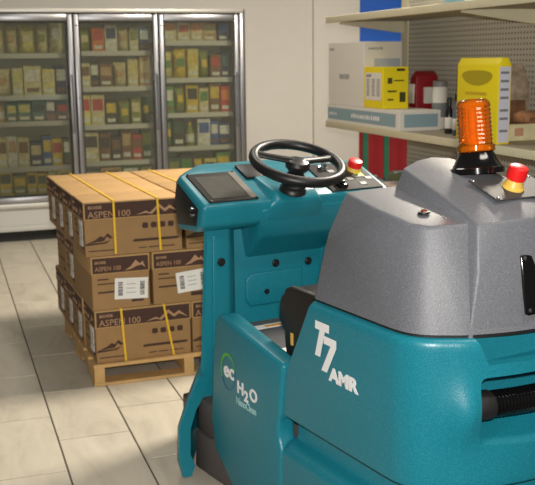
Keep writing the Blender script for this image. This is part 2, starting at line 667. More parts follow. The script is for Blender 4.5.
PCOL = {'cream': (214, 200, 150), 'pale yellow': (220, 205, 110), 'yellow': (222, 186, 30), 'olive green': (118, 126, 40),
        'dark green': (30, 66, 40), 'teal': (34, 92, 92), 'navy blue': (24, 36, 88), 'blue': (40, 80, 160), 'white': (225, 222, 214),
        'brown': (110, 66, 36), 'red': (186, 36, 30), 'orange': (226, 110, 30), 'black': (30, 26, 26), 'green': (70, 130, 50),
        'purple': (70, 50, 100), 'tan': (190, 150, 100)}


def pm(c):
    m_ = tuple(v * .8 + g * .2 for v, g in zip(PCOL[c], (150, 144, 118)))
    return mat('product_' + c.replace(' ', '_'), m_, 0.5, noise=0.4, nscale=26)


def make_product(kind, c, c2, w, h, d):
    if kind == 'carton':
        r = empty('food_carton')
        box('body', -w / 2, w / 2, 0, d, 0, h, pm(c), r, 0.003, 1)
        box('front_print', -w * .4, w * .4, -0.0015, 0.001, h * .48, h * .86, pm(c2), r)
        box('caption_strip', -w * .34, w * .34, -0.0015, 0.001, h * .12, h * .26, pm('white' if c2 != 'white' else 'brown'), r)
    elif kind == 'bag':
        r = empty('food_bag')
        bm = bmesh.new()
        N, M = 8, 8
        g = {}
        for s in (-1, 1):
            for i in range(N + 1):
                for j in range(M + 1):
                    a, b = i / N, j / M
                    edge = (i in (0, N)) or (j in (0, M))
                    if edge and s == 1:
                        g[s, i, j] = g[-1, i, j]
                        continue
                    th = d * 0.5 * (4 * a * (1 - a)) ** 0.5 * (4 * b * (1 - b)) ** 0.35 * (1.15 - 0.4 * b)
                    x = (a - .5) * w * (1 - 0.10 * math.sin(PI * b)) + 0
                    g[s, i, j] = bm.verts.new((x, d * .5 + s * th + 0.004 * math.sin(9 * a + 5 * b), b * h))
            for i in range(N):
                for j in range(M):
                    bm.faces.new((g[s, i, j], g[s, i + 1, j], g[s, i + 1, j + 1], g[s, i, j + 1]))
        bm_obj('pouch', bm, pm(c), r, ang=80)
        box('front_print', -w * .26, w * .26, -0.004, 0.03, h * .4, h * .68, pm(c2), r, 0.003, 1)
    else:
        r = empty('food_bottle')
        R = min(w, d) * .46
        lathe('body', [(R * .9, 0), (R, h * .03), (R, h * .6), (R * .8, h * .72), (R * .38, h * .84), (R * .36, h * .9)], pm(c), r, (0, R, 0), n=14)
        lathe('cap', [(R * .42, h * .9), (R * .42, h * .99), (R * .36, h)], pm(c2), r, (0, R, 0), n=12)
        lathe('label_band', [(R * 1.01, h * .18), (R * 1.02, h * .2), (R * 1.02, h * .5), (R * 1.01, h * .52)], pm('white' if c != 'white' else c2), r, (0, R, 0), n=14)
    return r


ROWS = {
    1: [(0.30, ['bag:cream:pale yellow', 'bag:cream:tan', 'bag:pale yellow:cream', 'bag:cream:olive green', 'bag:cream:white']),
        (0.28, ['bag:cream:tan', 'carton:cream:pale yellow', 'carton:cream:white', 'carton:pale yellow:cream', 'carton:navy blue:white']),
        (0.19, ['bottle:tan:orange', 'carton:teal:pale yellow', 'carton:teal:pale yellow', 'carton:teal:black', 'carton:purple:white', 'carton:navy blue:red']),
        (0.26, ['carton:cream:brown', 'carton:white:tan', 'carton:cream:brown', 'carton:navy blue:cream', 'carton:blue:yellow', 'carton:yellow:red', 'carton:dark green:white']),
        (0.20, ['carton:yellow:dark green', 'carton:olive green:yellow', 'carton:yellow:black', 'carton:yellow:dark green', 'carton:olive green:cream', 'carton:pale yellow:dark green'])],
    2: [(0.26, ['bag:olive green:cream', 'carton:orange:red', 'carton:white:navy blue', 'bag:cream:tan', 'carton:cream:olive green', 'carton:navy blue:white']),
        (0.26, ['carton:cream:brown', 'carton:black:white', 'carton:brown:tan', 'bag:cream:tan', 'carton:cream:pale yellow', 'carton:tan:cream']),
        (0.26, ['carton:pale yellow:red', 'carton:cream:red', 'carton:black:yellow', 'bag:olive green:yellow', 'carton:olive green:cream', 'bag:dark green:yellow']),
        (0.27, ['carton:cream:black', 'carton:brown:black', 'carton:black:brown', 'carton:brown:tan', 'carton:red:brown', 'carton:dark green:olive green']),
        (0.20, ['carton:white:green', 'carton:tan:brown', 'carton:green:white', 'bag:cream:green'])],
    3: [(0.20, ['carton:cream:orange', 'carton:cream:red', 'carton:cream:orange', 'carton:tan:cream', 'carton:navy blue:blue']),
        (0.26, ['bag:pale yellow:green', 'bag:yellow:green', 'carton:pale yellow:yellow', 'bag:olive green:yellow', 'carton:brown:red', 'carton:navy blue:teal']),
        (0.26, ['carton:green:white', 'bag:olive green:yellow', 'carton:yellow:black', 'carton:cream:green', 'carton:brown:yellow', 'carton:red:orange']),
        (0.24, ['bag:green:yellow', 'carton:black:dark green', 'bottle:olive green:yellow', 'carton:white:blue', 'carton:blue:white', 'carton:navy blue:white']),
        (0.28, ['carton:dark green:olive green', 'carton:black:green', 'bag:yellow:green', 'carton:pale yellow:black', 'carton:green:yellow'])],
}
ORD = ['leftmost', 'second from left', 'third from left', 'fourth from left', 'fifth from left', 'sixth from left', 'seventh from left']
SHN = ['top', 'second', 'middle', 'fourth', 'lowest']
DN = {1: 'leftmost', 2: 'middle', 3: 'right-hand'}
for di, rows in ROWS.items():
    x0, x1 = DOORS[di][0] + 0.06, DOORS[di][1] - 0.05
    for ri, (h, items) in enumerate(rows):
        n = len(items)
        ws = [random.uniform(.7, 1.3) for _ in items]
        ws = [w_ * (x1 - x0) / sum(ws) for w_ in ws]
        for k, it in enumerate(items):
            step = ws[k]
            kind, c, c2 = it.split(':')
            w = step * (0.94 if kind != 'bottle' else 0.8)
            hh = h * random.uniform(0.80, 1.12)
            r = make_product(kind, c, c2, w, hh, 0.16 if kind == 'carton' else 0.11)
            r.location = (x0 + sum(ws[:k]) + step * .5, YW + 0.135 + random.uniform(0, 0.04), SHELVES[di][ri] + 0.001)
            r.rotation_euler = (0, 0, random.uniform(-.02, .02))
            tag(r, '%s %s %s on the %s shelf behind the %s freezer door' % (c, {'carton': 'box', 'bag': 'bag', 'bottle': 'bottle'}[kind], ORD[k], SHN[ri], DN[di]),
                {'carton': 'box', 'bag': 'bag', 'bottle': 'bottle'}[kind], 'frozen foods behind the glass doors')

# ------------------------------------------------------------------ pallet of paper cartons
PX, PY, PR = 0.622, 4.455, math.radians(2.3)
pal = empty('wooden_pallet', (PX, PY, 0), math.radians(.8))
tag(pal, 'low wooden pallet on the tiles under the stacked brown cartons', 'pallet')
PWD, PDP = 1.045, 1.04
for sx in (0.0, 0.452, PWD - 0.05):
    bm = bmesh.new()
    prof = [(0, .016), (.22, .016), (.24, .05), (.38, .05), (.40, .016), (.66, .016), (.68, .05), (.82, .05), (.84, .016), (PDP, .016), (PDP, .093), (0, .093)]
    add_extrude(bm, prof, 'x', sx, sx + 0.05)
    bm_obj('stringer', bm, WOOD, pal)
for k in range(7):
    y = k * (PDP - 0.1) / 6
    box('deck_board', -0.004, PWD + 0.004, y - 0.004, y + 0.1, 0.093, 0.108, WOOD, pal, 0.002, 1)
for y in (-0.004, 0.5, PDP - 0.096):
    box('bottom_board', -0.004, PWD + 0.004, y, y + 0.1, 0.0, 0.016, WOOD, pal, 0.002, 1)

CL, CS, CH = 0.486, 0.290, 0.267
LID = 0.088


def make_carton(long_print, end_print, label_tilt=None):
    r = empty('paper_carton')
    bd = box('body', -CL / 2 + .003, CL / 2 - .003, -CS / 2 + .003, CS / 2 - .003, 0, CH - 0.004, KRAFT_SHADE, r, 0.003, 1)
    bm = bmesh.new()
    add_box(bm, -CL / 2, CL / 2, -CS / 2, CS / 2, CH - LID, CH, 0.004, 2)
    ld = bm_obj('lid', bm, KRAFT_LIT, r)
    yF, xE = -CS / 2 - .0012, -CL / 2 - .0012
    yB = -CS / 2 + .003 - .0012
    if long_print:
        box('title_band', -CL / 2 + .008, CL / 2 - .008, yF, yF + .002, CH - LID + .006, CH - .008, PRINT, r)
        put_text('brand_lettering', 'BOISE', 0.020, 'front', (-CL / 2 + .022, yF - .0004, CH - .034), PRINTL, r, offset=.0004, sx=1.3)
        put_text('title_lettering', 'ASPEN', 0.044, 'front', (-CL / 2 + .020, yF - .0004, CH - .077), PRINTL, r, sx=1.02)
        put_text('title_lettering', '100', 0.044, 'front', (-CL / 2 + .160, yF - .0004, CH - .077), PRINTL, r, sx=1.02)
        bm = bmesh.new()
        for pts in ([(.01, .012), (.06, .03), (.08, .02), (.125, .062), (.155, .035), (.18, .052), (.228, .014), (.18, .036), (.155, .02), (.125, .045), (.09, .012), (.06, .02)],):
            bm.faces.new([bm.verts.new((p[0], yF - .0005, CH - LID + p[1])) for p in pts])
        bm_obj('mountain_print', bm, PRINTL, r)
        bm = bmesh.new()
        for k in range(4):
            cx = .055 + k * .043
            bm.faces.new([bm.verts.new((cx + (.017 if a % 2 else .015) * math.cos(a * PI / 6), yB, CH - LID - .042 + (.017 if a % 3 else .013) * math.sin(a * PI / 6))) for a in range(12)])
        bm.faces.new([bm.verts.new(p) for p in ((0.0, yB, .060), (.215, yB, .060), (.225, yB, .066), (.215, yB, .073), (0.0, yB, .073), (-.01, yB, .066))])
        for (a, b) in ((-.225, -.10), (.02, .06), (.07, .12), (.13, .2)):
            bm.faces.new([bm.verts.new(p) for p in ((a, yB, .026), (b, yB, .026), (b, yB, .031), (a, yB, .031))])
        bm.faces.new([bm.verts.new((p[0], yB, p[1])) for p in ((-.235, .066), (-.19, .083), (-.165, .10), (-.15, .092), (-.13, .112), (-.105, .088), (-.12, .084), (-.135, .096), (-.15, .074), (-.18, .072))])
        bm.faces.new([bm.verts.new((p[0], yB, p[1])) for p in ((-.238, .056), (-.14, .062), (-.115, .078), (-.15, .069), (-.238, .066))])
        bm_obj('symbol_print', bm, PRINT, r)
    if end_print:
        box('end_band', xE, xE + .002, -CS / 2 + .008, CS / 2 - .008, CH - LID + .006, CH - .008, PRINT, r)
        put_text('brand_lettering', 'BOISE', 0.016, 'end', (xE - .0004, CS / 2 - .02, CH - .034), PRINTL, r, offset=.0004, sx=1.3)
        put_text('title_lettering', 'ASPEN 100', 0.030, 'end', (xE - .0004, CS / 2 - .02, CH - .070), PRINTL, r, sx=.9)
        bm = bmesh.new()
        bm.faces.new([bm.verts.new((xE - .0005, p[0], CH - LID + p[1])) for p in ((-.02, .012), (-.05, .03), (-.075, .06), (-.095, .04), (-.11, .052), (-.122, .02), (-.105, .034), (-.08, .03), (-.05, .016))])
        bm_obj('mountain_print', bm, PRINTL, r)
        bm = bmesh.new()
        xb = -CL / 2 + .003 - .0012
        for (a, b, z, t) in ((.115, .06, .150, .007), (.115, .03, .128, .006), (.115, -.11, .085, .009), (-.05, -.11, .03, .02)):
            bm.faces.new([bm.verts.new(p) for p in ((xb, a, z), (xb, b, z), (xb, b, z + t), (xb, a, z + t))])
        bm_obj('symbol_print', bm, PRINT, r)
    if label_tilt is not None:
        tl, cy, cz, lw, lh = label_tilt
        xb = -CL / 2 + .003
        lab = box('shipping_label', -.0022, 0, -lw / 2, lw / 2, -lh / 2, lh / 2, PAPER, r, loc=(xb, cy, cz), rot=(tl, 0, 0))
        bm = bmesh.new()
        rnd = random.Random(3)
        for col in (-1, 1):
            z = -lh * .32
            while z < lh * .3:
                t = rnd.uniform(.002, .006)
                c = col * lw * .33
                bm.faces.new([bm.verts.new(p) for p in ((-.0026, c - lw * .07, z), (-.0026, c + lw * .07, z), (-.0026, c + lw * .07, z + t), (-.0026, c - lw * .07, z + t))])
                z += t + rnd.uniform(.002, .004)
        for z in (-.2, 0, .2):
            bm.faces.new([bm.verts.new(p) for p in ((-.0026, -lw * .12, lh * z), (-.0026, lw * .15, lh * z), (-.0026, lw * .15, lh * z + .002), (-.0026, -lw * .12, lh * z + .002))])
        bm_obj('barcode_print', bm, INK, lab)['kind'] = 'stuff'
    return r


pm_world = Matrix.Translation((PX, PY, 0)) @ Matrix.Rotation(PR, 4, 'Z')


def place(r, x, y, z, rz, label):
    p = pm_world @ Vector((x, y, z))
    r.location = p
    r.rotation_euler = (0, 0, PR + rz)
    tag(r, label, 'carton', 'paper cartons stacked on the pallet')


ROWN = ['front', 'second', 'third', 'rear']
for layer, z, nm in ((0, .109, 'bottom'), (2, .109 + 2 * (CH + .001), 'top')):
    for c in range(2):
        for rr in range(4):
            r = make_carton(rr == 0, c == 0, (random.uniform(-.03, .03), -.045, .105, .085, .125) if c == 0 else None)
            jx, jy = random.uniform(-.004, .004), random.uniform(-.002, .002)
            place(r, (.012, .012, -.012)[layer] + CL / 2 + c * (CL + .011) + jx, .012 + CS / 2 + rr * (CS + .0045) + jy, z, 0,
                  'brown paper carton on %s layer of the pallet, %s row, %s column' % (nm, ROWN[rr], ('left', 'right')[c]))
zm = .109 + CH + .001
for rowi, y in enumerate((.012 + CL / 2, .0)):
    if rowi == 0:
        tilts = [(.05, -.05, .098, .165, .105), (-.09, -.06, .107, .165, .105), (.02, -.04, .1, .165, .105)]
        for k in range(3):
            r = make_carton(False, True, tilts[k])
            place(r, .008 + CS / 2 + k * (CS + .012), y, zm, PI / 2,
                  'brown paper carton with white label, middle layer front row, %s' % ('leftmost', 'centre', 'rightmost')[k])
for c in range(2):
    r = make_carton(False, c == 0, (.0, -.04, .11, .085, .125) if c == 0 else None)
    place(r, .014 + CL / 2 + c * (CL + .008), .012 + CL + .006 + CS / 2, zm, 0, 'brown paper carton in middle layer second row, %s one' % ('left', 'right')[c])
for c in range(2):
    r = make_carton(False, c == 0)
    place(r, .014 + CL / 2 + c * (CL + .008), .012 + CL + .012 + CS * 1.5, zm, 0, 'brown paper carton in middle layer rear row, %s one' % ('left', 'right')[c])

# straps
ztop = .109 + 3 * CH + 2 * .001
zb = .109 + 2 * (CH + .001)


def strap(x0, x1, zlo, zhi, over, label):
    """ribbon: up the front face (x0 bottom to x1 top), then over the top when over is True"""
    bm = bmesh.new()
    w, t = .0052, .0025
    yf = .0055
    path = [(x0, yf, zlo), (x1, yf, zhi + .003)]
    if over:
        path += [(x1, 1.196, zhi + .003), (x1, 1.196, zlo)]
    else:
        path += [(x1, yf + .03, zhi + .003)]
    rings = []
    for i, (x, y, z) in enumerate(path):
        n = Vector((0, -1, 0)) if i == 0 else Vector((0, -.7, .7)) if i == 1 else Vector((0, .7, .7)) if (i == 2 and over) else Vector((0, 0, 1)) if i == 2 else Vector((0, 1, 0))
        p = Vector((x, y, z))
        rings.append([bm.verts.new(p + Vector((sx * w, 0, 0)) + n * st * t / 2) for sx, st in ((-1, -1), (1, -1), (1, 1), (-1, 1))])
    for A, B in zip(rings, rings[1:]):
        for k in range(4):
            bm.faces.new((A[k], A[(k + 1) % 4], B[(k + 1) % 4], B[k]))
    bm.faces.new(rings[0])
    bm.faces.new(rings[-1][::-1])
    o = bm_obj('packing_strap', bm, STRAP, None, (PX, PY, 0), (0, 0, PR))
    tag(o, label, 'strap', 'yellow straps on the carton stack')


strap(.132, .130, zb + .01, ztop, True, 'yellow strap over the top carton layer, left one across the word ASPEN 100')
strap(.355, .345, zb + .01, ztop, True, 'yellow strap over the top carton layer, centre one across mountain print')
strap(.610, .605, zb + .01, ztop, True, 'yellow strap over the top carton layer, rightmost beside the teal console')
strap(.160, .145, .112, .109 + CH, False, 'yellow strap down the front of bottom carton layer, left one')
strap(.405, .360, .112, .109 + CH, False, 'yellow slanting strap down the front of bottom carton layer, right one')

# ------------------------------------------------------------------ store shelving on the right
SX0, SX1, SY0, SY1 = 2.505, 3.05, 2.6, 6.06
sh = empty('store_shelving', (SX1, 4.3, 0))
tag(sh, 'long cream metal store shelving with pegboard back, beside the wall', 'shelving')


def sbox(name, x0, x1, y0, y1, z0, z1, mt, parent=sh, bev=0.0):
    return box(name, x0 - SX1, x1 - SX1, y0 - 4.3, y1 - 4.3, z0, z1, mt, parent, bev)


for yy in (5.97, 4.40, 3.2):
    xx = SX1 if yy > 5 else SX1 + .024
    sbox('upright_post', xx, xx + .06, yy - .05, yy + .05, 1.12 if yy > 5 else 0, 2.5, CREAM, bev=0.004)
for (ya, yb) in ((SY0, 3.198), (3.202, 4.398), (4.402, 5.918)):
    sbox('pegboard_panel', SX1 + .01, SX1 + .022, ya, yb, 0.1, 2.5, PEG)
for zt in (1.842, 1.15, 0.70):
    d = sbox('shelf_deck', SX0 + .012, SX1 - .002, SY0, SY1, zt - .03, zt - .006, DULLTAN)
    lp = sbox('front_lip', SX0, SX0 + .012, SY0, SY1, zt - .042, zt, CREAM, d, 0.003)
    for yy in (5.97, 4.40, 3.2):
        bm = bmesh.new()
        add_extrude(bm, [(SX1 - .005 - SX1, zt - .031), (SX0 + .07 - SX1, zt - .031), (SX0 + .07 - SX1, zt - .05), (SX1 - .06 - SX1, zt - .105), (SX1 - .005 - SX1, zt - .105)], 'y', yy - .012 - 4.3, yy + .012 - 4.3)
        bm_obj('bracket', bm, CREAM, d)
sbox('plinth', SX0 + .01, SX1 - .002, SY0, SY1, 0.0, 0.12, CREAM)

# goods on the middle shelf
def print_line(name, side, loc, n, w, h, mt, parent):
    """a line of print too small to read: a row of little upright marks"""
    bm = bmesh.new()
    rnd = random.Random(n)
    x = 0.0
    for k in range(n):
        g = w / n * rnd.uniform(.5, .75)
        hh = h * rnd.uniform(.8, 1.0)
        bm.faces.new([bm.verts.new(p) for p in ((x, 0, 0), (x + g, 0, 0), (x + g, hh, 0), (x, hh, 0))])
        x += w / n
    o = bm_obj(name, bm, mt, parent)
    o.matrix_local = Matrix.Translation(loc) @ SIDE[side]
    o['kind'] = 'stuff'
    return o


BOXW = mat('white_board', (226, 222, 212), 0.7)
PALEB = mat('pale_blue_print', (140, 166, 176), 0.7)
GREYT = mat('grey_print', (120, 124, 124), 0.7)
YBOX = mat('yellow_board', (240, 218, 20), 0.55)
LILAC = mat('lilac_board', (206, 204, 218), 0.6)
BROWNP = mat('brown_printed', (120, 84, 58), 0.6, noise=0.35, nscale=18)
REDP = mat('red_pack', (150, 22, 30), 0.45, noise=0.15, nscale=14)
SZ = 1.1445

fb = empty('flat_box', (2.518, 4.97, SZ))
tag(fb, 'long flat white box with blue-grey sides lying under the big white box', 'box')
box('body', 0, .27, 0, 1.085, 0, .118, BOXW, fb, 0.003, 1)
box('side_print', -.0012, .001, .05, 1.075, .022, .098, PALEB, fb)
box('end_print', .03, .25, -.0012, .001, .022, .098, PALEB, fb)
print_line('side_lettering', 'end', (-.0016, .68, .046), 13, .42, .028, WHITE, fb)
print_line('small_lettering', 'end', (-.0016, 1.05, .05), 7, .13, .02, WHITE, fb)

wb = empty('white_box', (2.525, 5.48, SZ + .1195))
tag(wb, 'tall plain white cardboard box standing on the long flat box', 'box')
box('body', 0, .262, 0, .575, 0, .405, BOXW, wb, 0.003, 1)
print_line('side_lettering', 'end', (-.0006, .38, .17), 6, .16, .035, GREYT, wb)
print_line('corner_lettering', 'end', (-.0006, .55, .355), 5, .08, .016, GREYT, wb)
print_line('end_lettering', 'front', (.03, -.0006, .355), 7, .1, .016, GREYT, wb)
box('end_print', .07, .25, -.0012, .001, .02, .3, mat('pale_blue_wash', (176, 184, 196), .7), wb)

yb_ = empty('yellow_box', (2.522, 5.20, SZ + .1195))
tag(yb_, 'small yellow cardboard box with a white text panel, beside the tall white box', 'box')
box('body', 0, .170, 0, .275, 0, .25, YBOX, yb_, 0.003, 1)
box('text_panel', -.0012, .001, .025, .25, .05, .215, BOXW, yb_)
bm = bmesh.new()
for cy in (.065, .135, .21):
    for k in range(9):
        bm.faces.new([bm.verts.new(p) for p in ((-.0016, cy + .022, .075 + k * .012), (-.0016, cy - .022, .075 + k * .012), (-.0016, cy - .022, .081 + k * .012), (-.0016, cy + .022, .081 + k * .012))])
bm_obj('fine_print', bm, GREYT, yb_)['kind'] = 'stuff'
bm = bmesh.new()
for (a, b, z0, z1) in ((.09, .145, .225, .24), (.03, .06, .15, .185), (.07, .14, .165, .172), (.03, .09, .10, .11), (.11, .15, .04, .10), (.03, .07, .05, .06)):
    bm.faces.new([bm.verts.new(p) for p in ((a, -.0008, z0), (b, -.0008, z0), (b, -.0008, z1), (a, -.0008, z1))])
bm_obj('fine_end_print', bm, mat('dark_olive_print', (70, 66, 20), .7), yb_)['kind'] = 'stuff'
print_line('panel_lettering', 'end', (-.0016, .235, .188), 4, .07, .02, INK, yb_)

rp = empty('red_pack', (2.83, 5.33, SZ))
tag(rp, 'dark red printed pack standing behind the yellow box', 'pack')
hull('pouch', [(-.02, .12, 0), (.16, .12, 0), (-.02, 0, 0), (.16, 0, 0), (-.01, .1, .30), (.15, .1, .30), (-.01, .02, .31), (.15, .02, .31), (.0, .06, .345), (.14, .06, .345)], REDP, rp, .012, 2)
box('white_print', .04, .12, -.003, .02, .14, .24, BOXW, rp, .002, 1)
box('side_print', -.024, -.0, .03, .09, .14, .26, BOXW, rp, .002, 1)

cn = empty('white_canister', (2.845, 5.09, SZ))
tag(cn, 'white canister with a grey lid standing beside the flat box end', 'canister')
lathe('body', [(.042, 0), (.045, .006), (.045, .24), (.04, .25)], BOXW, cn, n=18)
lathe('lid', [(.044, .25), (.044, .28), (.04, .285)], GREYK, cn, n=18)
lathe('label_band', [(.0455, .07), (.046, .075), (.046, .15), (.0455, .155)], GREYT, cn, n=18)

for (x, y, h, lab, c) in ((2.70, 4.72, .20, 'dark slim bottle on the middle shelf beside the white canister', (36, 34, 40)),
                          (2.68, 4.60, .225, 'grey-blue slim bottle on the middle shelf nearest the yellow carton', (96, 104, 120))):
    b_ = empty('slim_bottle', (x, y, SZ))
    tag(b_, lab, 'bottle')
    lathe('body', [(.022, 0), (.024, .004), (.024, h * .6), (.012, h * .75), (.012, h * .85)], mat('bottle_%d' % int(h * 1000), c, .2), b_, n=14)
    lathe('cap', [(.014, h * .85), (.014, h), (.01, h + .003)], BLACK, b_, n=12)
    lathe('label_band', [(.0243, .03), (.0247, .032), (.0247, .09), (.0243, .092)], BOXW, b_, n=14)

yc = empty('yellow_carton', (2.55, 4.0, SZ))
tag(yc, 'tall bright yellow carton with lilac side standing behind the amber beacon', 'carton')
hull('body', [(x, y, z) for x in (0, .075) for y in (0, .385) for z in (0, .385)] + [(.02, y, .418) for y in (0, .385)] + [(.055, y, .418) for y in (0, .385)], YBOX, yc, .006, 2)
box('side_panel', .008, .068, -.0012, .001, .01, .375, LILAC, yc)
bm = bmesh.new()
for z in (.06, .12, .16, .22, .26, .30, .34):
    bm.faces.new([bm.verts.new(p) for p in ((.014, -.0018, z), (.06, -.0018, z), (.06, -.0018, z + .012), (.014, -.0018, z + .012))])
bm_obj('side_print', bm, GREYT, yc)
bm = bmesh.new()
add_extrude(bm, [(.05 + .285 * (.5 + .5 * math.cos(a * PI / 12)), .325 + .038 * math.sin(a * PI / 12) + .006 * math.cos(a * PI / 6)) for a in range(24)], 'x', -.0012, .0005)
bm_obj('title_print', bm, mat('olive_print', (176, 158, 16), .6), yc)
box('small_print', -.0012, .0005, .10, .30, .235, .25, mat('olive_print2', (206, 170, 30), .6), yc)

fp = empty('snack_box', (2.70, 4.13, SZ + .001))
tag(fp, 'low pale snack box with pink and yellow print in front of brown packs', 'box')
box('body', 0, .31, 0, .21, 0, .085, mat('pale_print_board', (222, 212, 170), .6, noise=.12, nscale=20), fp, .003, 1)
for k, (c, y) in enumerate((((190, 120, 140), .36), ((220, 200, 60), .44), ((150, 130, 170), .26), ((200, 150, 120), .14))):
    box('print_patch', y - .1, y - .05, -.0012, .001, .025, .065, mat('patch%d' % k, c, .6), fp)
box('top_print', .03, .31, .02, .2, .084, .0865, BROWNP, fp)
for k, (x, y, w, dep, h, z, c, lab) in enumerate(((2.855, 4.43, .17, .11, .385, 0, (168, 150, 128), 'tall printed food pack against the pegboard behind the yellow carton'),
                                       (2.74, 4.43, .11, .12, .30, 0, (96, 110, 62), 'green-brown printed food pack behind the snack box'),
                                       (2.82, 4.16, .17, .12, .06, .0865, (170, 120, 84), 'tan printed food pack lying on the snack box'))):
    q = empty('food_pack', (x, y, SZ + z))
    tag(q, lab, 'pack', 'printed food packs on the middle shelf')
    hull('pouch', [(a, b, 0) for a in (0, w) for b in (0, dep)] + [(a, b, h * .7) for a in (0, w) for b in (0, dep)] + [(a, b, h) for a in (.02, w - .02) for b in (dep * .3, dep * .7)],
         mat('food_pack_%d' % k, c, .5, noise=.5, nscale=22), q, .010, 2)
    box('picture_print', w * .15, w * .85, -.003, .02, h * .15, h * .5, BROWNP, q, .002, 1)

tb = empty('light_blue_box', (2.53, 4.30, 1.8365))
tag(tb, 'small light blue box on the top shelf, only its base in view', 'box')
box('body', 0, .12, 0, .2, 0, .16, mat('light_blue_board', (150, 196, 210), .6), tb, .003, 1)
box('front_print', -.0012, .001, .03, .17, .05, .12, BOXW, tb)

# packs on the lower shelf
for k, (x, y, s, c, lab) in enumerate(((2.54, 5.64, (.26, .34, .09), (224, 220, 210), 'white wrapped pack on the low shelf nearest the wall'),
                                       (2.60, 5.22, (.3, .30, .10), (216, 190, 180), 'pinkish wrapped pack on the low shelf'),
                                       (2.56, 4.90, (.24, .2, .13), (196, 60, 66), 'red wrapped pack on the low shelf behind the grey hood'),
                                       (2.84, 5.56, (.17, .3, .12), (120, 140, 90), 'green wrapped pack on the low shelf against the pegboard'))):
    q = empty('wrapped_pack', (x, y, .6945))
    tag(q, lab, 'pack', 'wrapped packs on the low shelf')
    a, b, h = s
    hull('wrapper', [(0, 0, 0), (a, 0, 0), (0, b, 0), (a, b, 0), (.03, .03, h), (a - .03, .03, h * .9), (.03, b - .03, h * .95), (a - .03, b - .03, h), (-.01, b / 2, h * .5), (a + .01, b / 2, h * .5)],
         mat('wrapper_%d' % k, c, .45, noise=.2, nscale=12), q, .02, 2)
    box('seal_strip', .02, a - .02, b / 2 - .012, b / 2 + .012, h * .9, h + .004, BOXW, q, .002, 1)

# red hanging with green bands on the blue wall
rc = empty('red_hanging', (4.13, YW + .055, .48))
tag(rc, 'dark red cloth with green vertical bands hanging on the blue wall', 'cloth')
bm = bmesh.new()
N = 24
A = []
for i in range(N + 1):
    x = -.25 + .55 * i / N
    A.append((x, -.012 - .004 * math.sin(i * 1.1)))
poly = A + [(x, y + .008) for x, y in A[::-1]]
add_extrude(bm, poly, 'z', -.1, .95)
bm_obj('fabric', bm, mat('red_cloth', (128, 10, 20), .8), rc, ang=60)
for x in (-.20, .03):
    extrude('green_band', [(x, -.030), (x + .055, -.034), (x + .055, -.024), (x, -.020)], 'z', -.1, .95, mat('green_band', (24, 92, 66), .7), rc)

# ------------------------------------------------------------------ floor scrubber
sc_root = empty('floor_scrubber', (1.240, 3.266, 0), math.radians(101.0))
tag(sc_root, 'teal ride-on floor scrubber with grey hood and black steering wheel', 'floor scrubber')
S = sc_root

REAR = [(-1.03, .38), (-1.085, .376), (-1.13, .360), (-1.165, .331), (-1.192, .293), (-1.226, .232), (-1.258, .120), (-1.270, 0.0)]


def rear_curve():
    pts = REAR + [(u, -v) for u, v in REAR[-2::-1]]
    out = []
    n = len(pts)
    for i in range(n - 1):
        p0, p1, p2, p3 = (Vector(pts[max(i - 1, 0)]), Vector(pts[i]), Vector(pts[i + 1]), Vector(pts[min(i + 2, n - 1)]))
        for k in range(8):
            t = k / 8
            out.append(0.5 * ((2 * p1) + (-p0 + p2) * t + (2 * p0 - 5 * p1 + 4 * p2 - p3) * t * t + (-p0 + 3 * p1 - 3 * p2 + p3) * t ** 3))
    out.append(Vector(pts[-1]))
    return out


RC = rear_curve()


def outline(front_u, inset):
    """closed plan outline of the tail, going from front left round the rear to front right"""
    out = []
    for i, p in enumerate(RC):
        a, b = RC[max(i - 1, 0)], RC[min(i + 1, len(RC) - 1)]
        t = (b - a).normalized()
        nrm = Vector((t.y, -t.x))
        if nrm.dot(Vector((-0.7, 0)) - p) < 0:
            nrm = -nrm
        out.append(p + nrm * inset)
    fl, fr = out[0], out[-1]
    n = 14
    left = [Vector((front_u + (fl.x - front_u) * k / n, fl.y)) for k in range(n)]
    right = [Vector((fr.x + (front_u - fr.x) * (k + 1) / n, fr.y)) for k in range(n)]
    # rounded front corners
    left[0] = Vector((front_u - .012, left[0].y))
    right[-1] = Vector((front_u - .012, right[-1].y))
    return [Vector((front_u, left[0].y - .012))] + left + out + right + [Vector((front_u, right[-1].y + .012))]


def loft(bm, rings, cap0=True, cap1=True):
    R = [[bm.verts.new(p) for p in ring] for ring in rings]
    for A, B in zip(R, R[1:]):
        n = len(A)
        for k in range(n):
            bm.faces.new((A[k], A[(k + 1) % n], B[(k + 1) % n], B[k]))
    if cap0:
        bm.faces.new(R[0][::-1])
    if cap1:
        bm.faces.new(R[-1])


def front_u(z):
    return -.50 - (.02 * max(0, (z - .44)) / .16 if z < .6 else .02 + (z - .6) * .57)


# upper tank (carries the side lettering), with hose pocket and stepped band cut into the tail
bm = bmesh.new()
rings = []
levels = [(.445, .03), (.445, .012), (.452, .005)] + [(.46 + .38 * k / 26, .004 - .004 * k / 26) for k in range(27)] + [(.849, .002), (.856, .007), (.860, .014), (.861, .03)]
for z, ins in levels:
    ring = []
    for p in outline(front_u(z), ins):
        q = Vector((p.x, p.y, z))
        for s in (1, -1):   # soft swelling beside the hose pocket
            d2 = ((p.y - s * .255) / .045) ** 2 + ((z - .66) / .07) ** 2
            if p.x < -1.0:
                q.x -= .028 * math.exp(-d2)
        ring.append(q)
    rings.append(ring)
loft(bm, rings)
pocket = bmesh.new()
pocket.free()
pocket = hull_bm([(-1.11, y * .205, z) for y in (1, -1) for z in (.63, .745)] + [(-1.40, y * .232, z) for y in (1, -1) for z in (.55, .735)] + [(-1.40, y * .215, z) for y in (1, -1) for z in (.50, .768)], .010, 3)
band = bmesh.new()
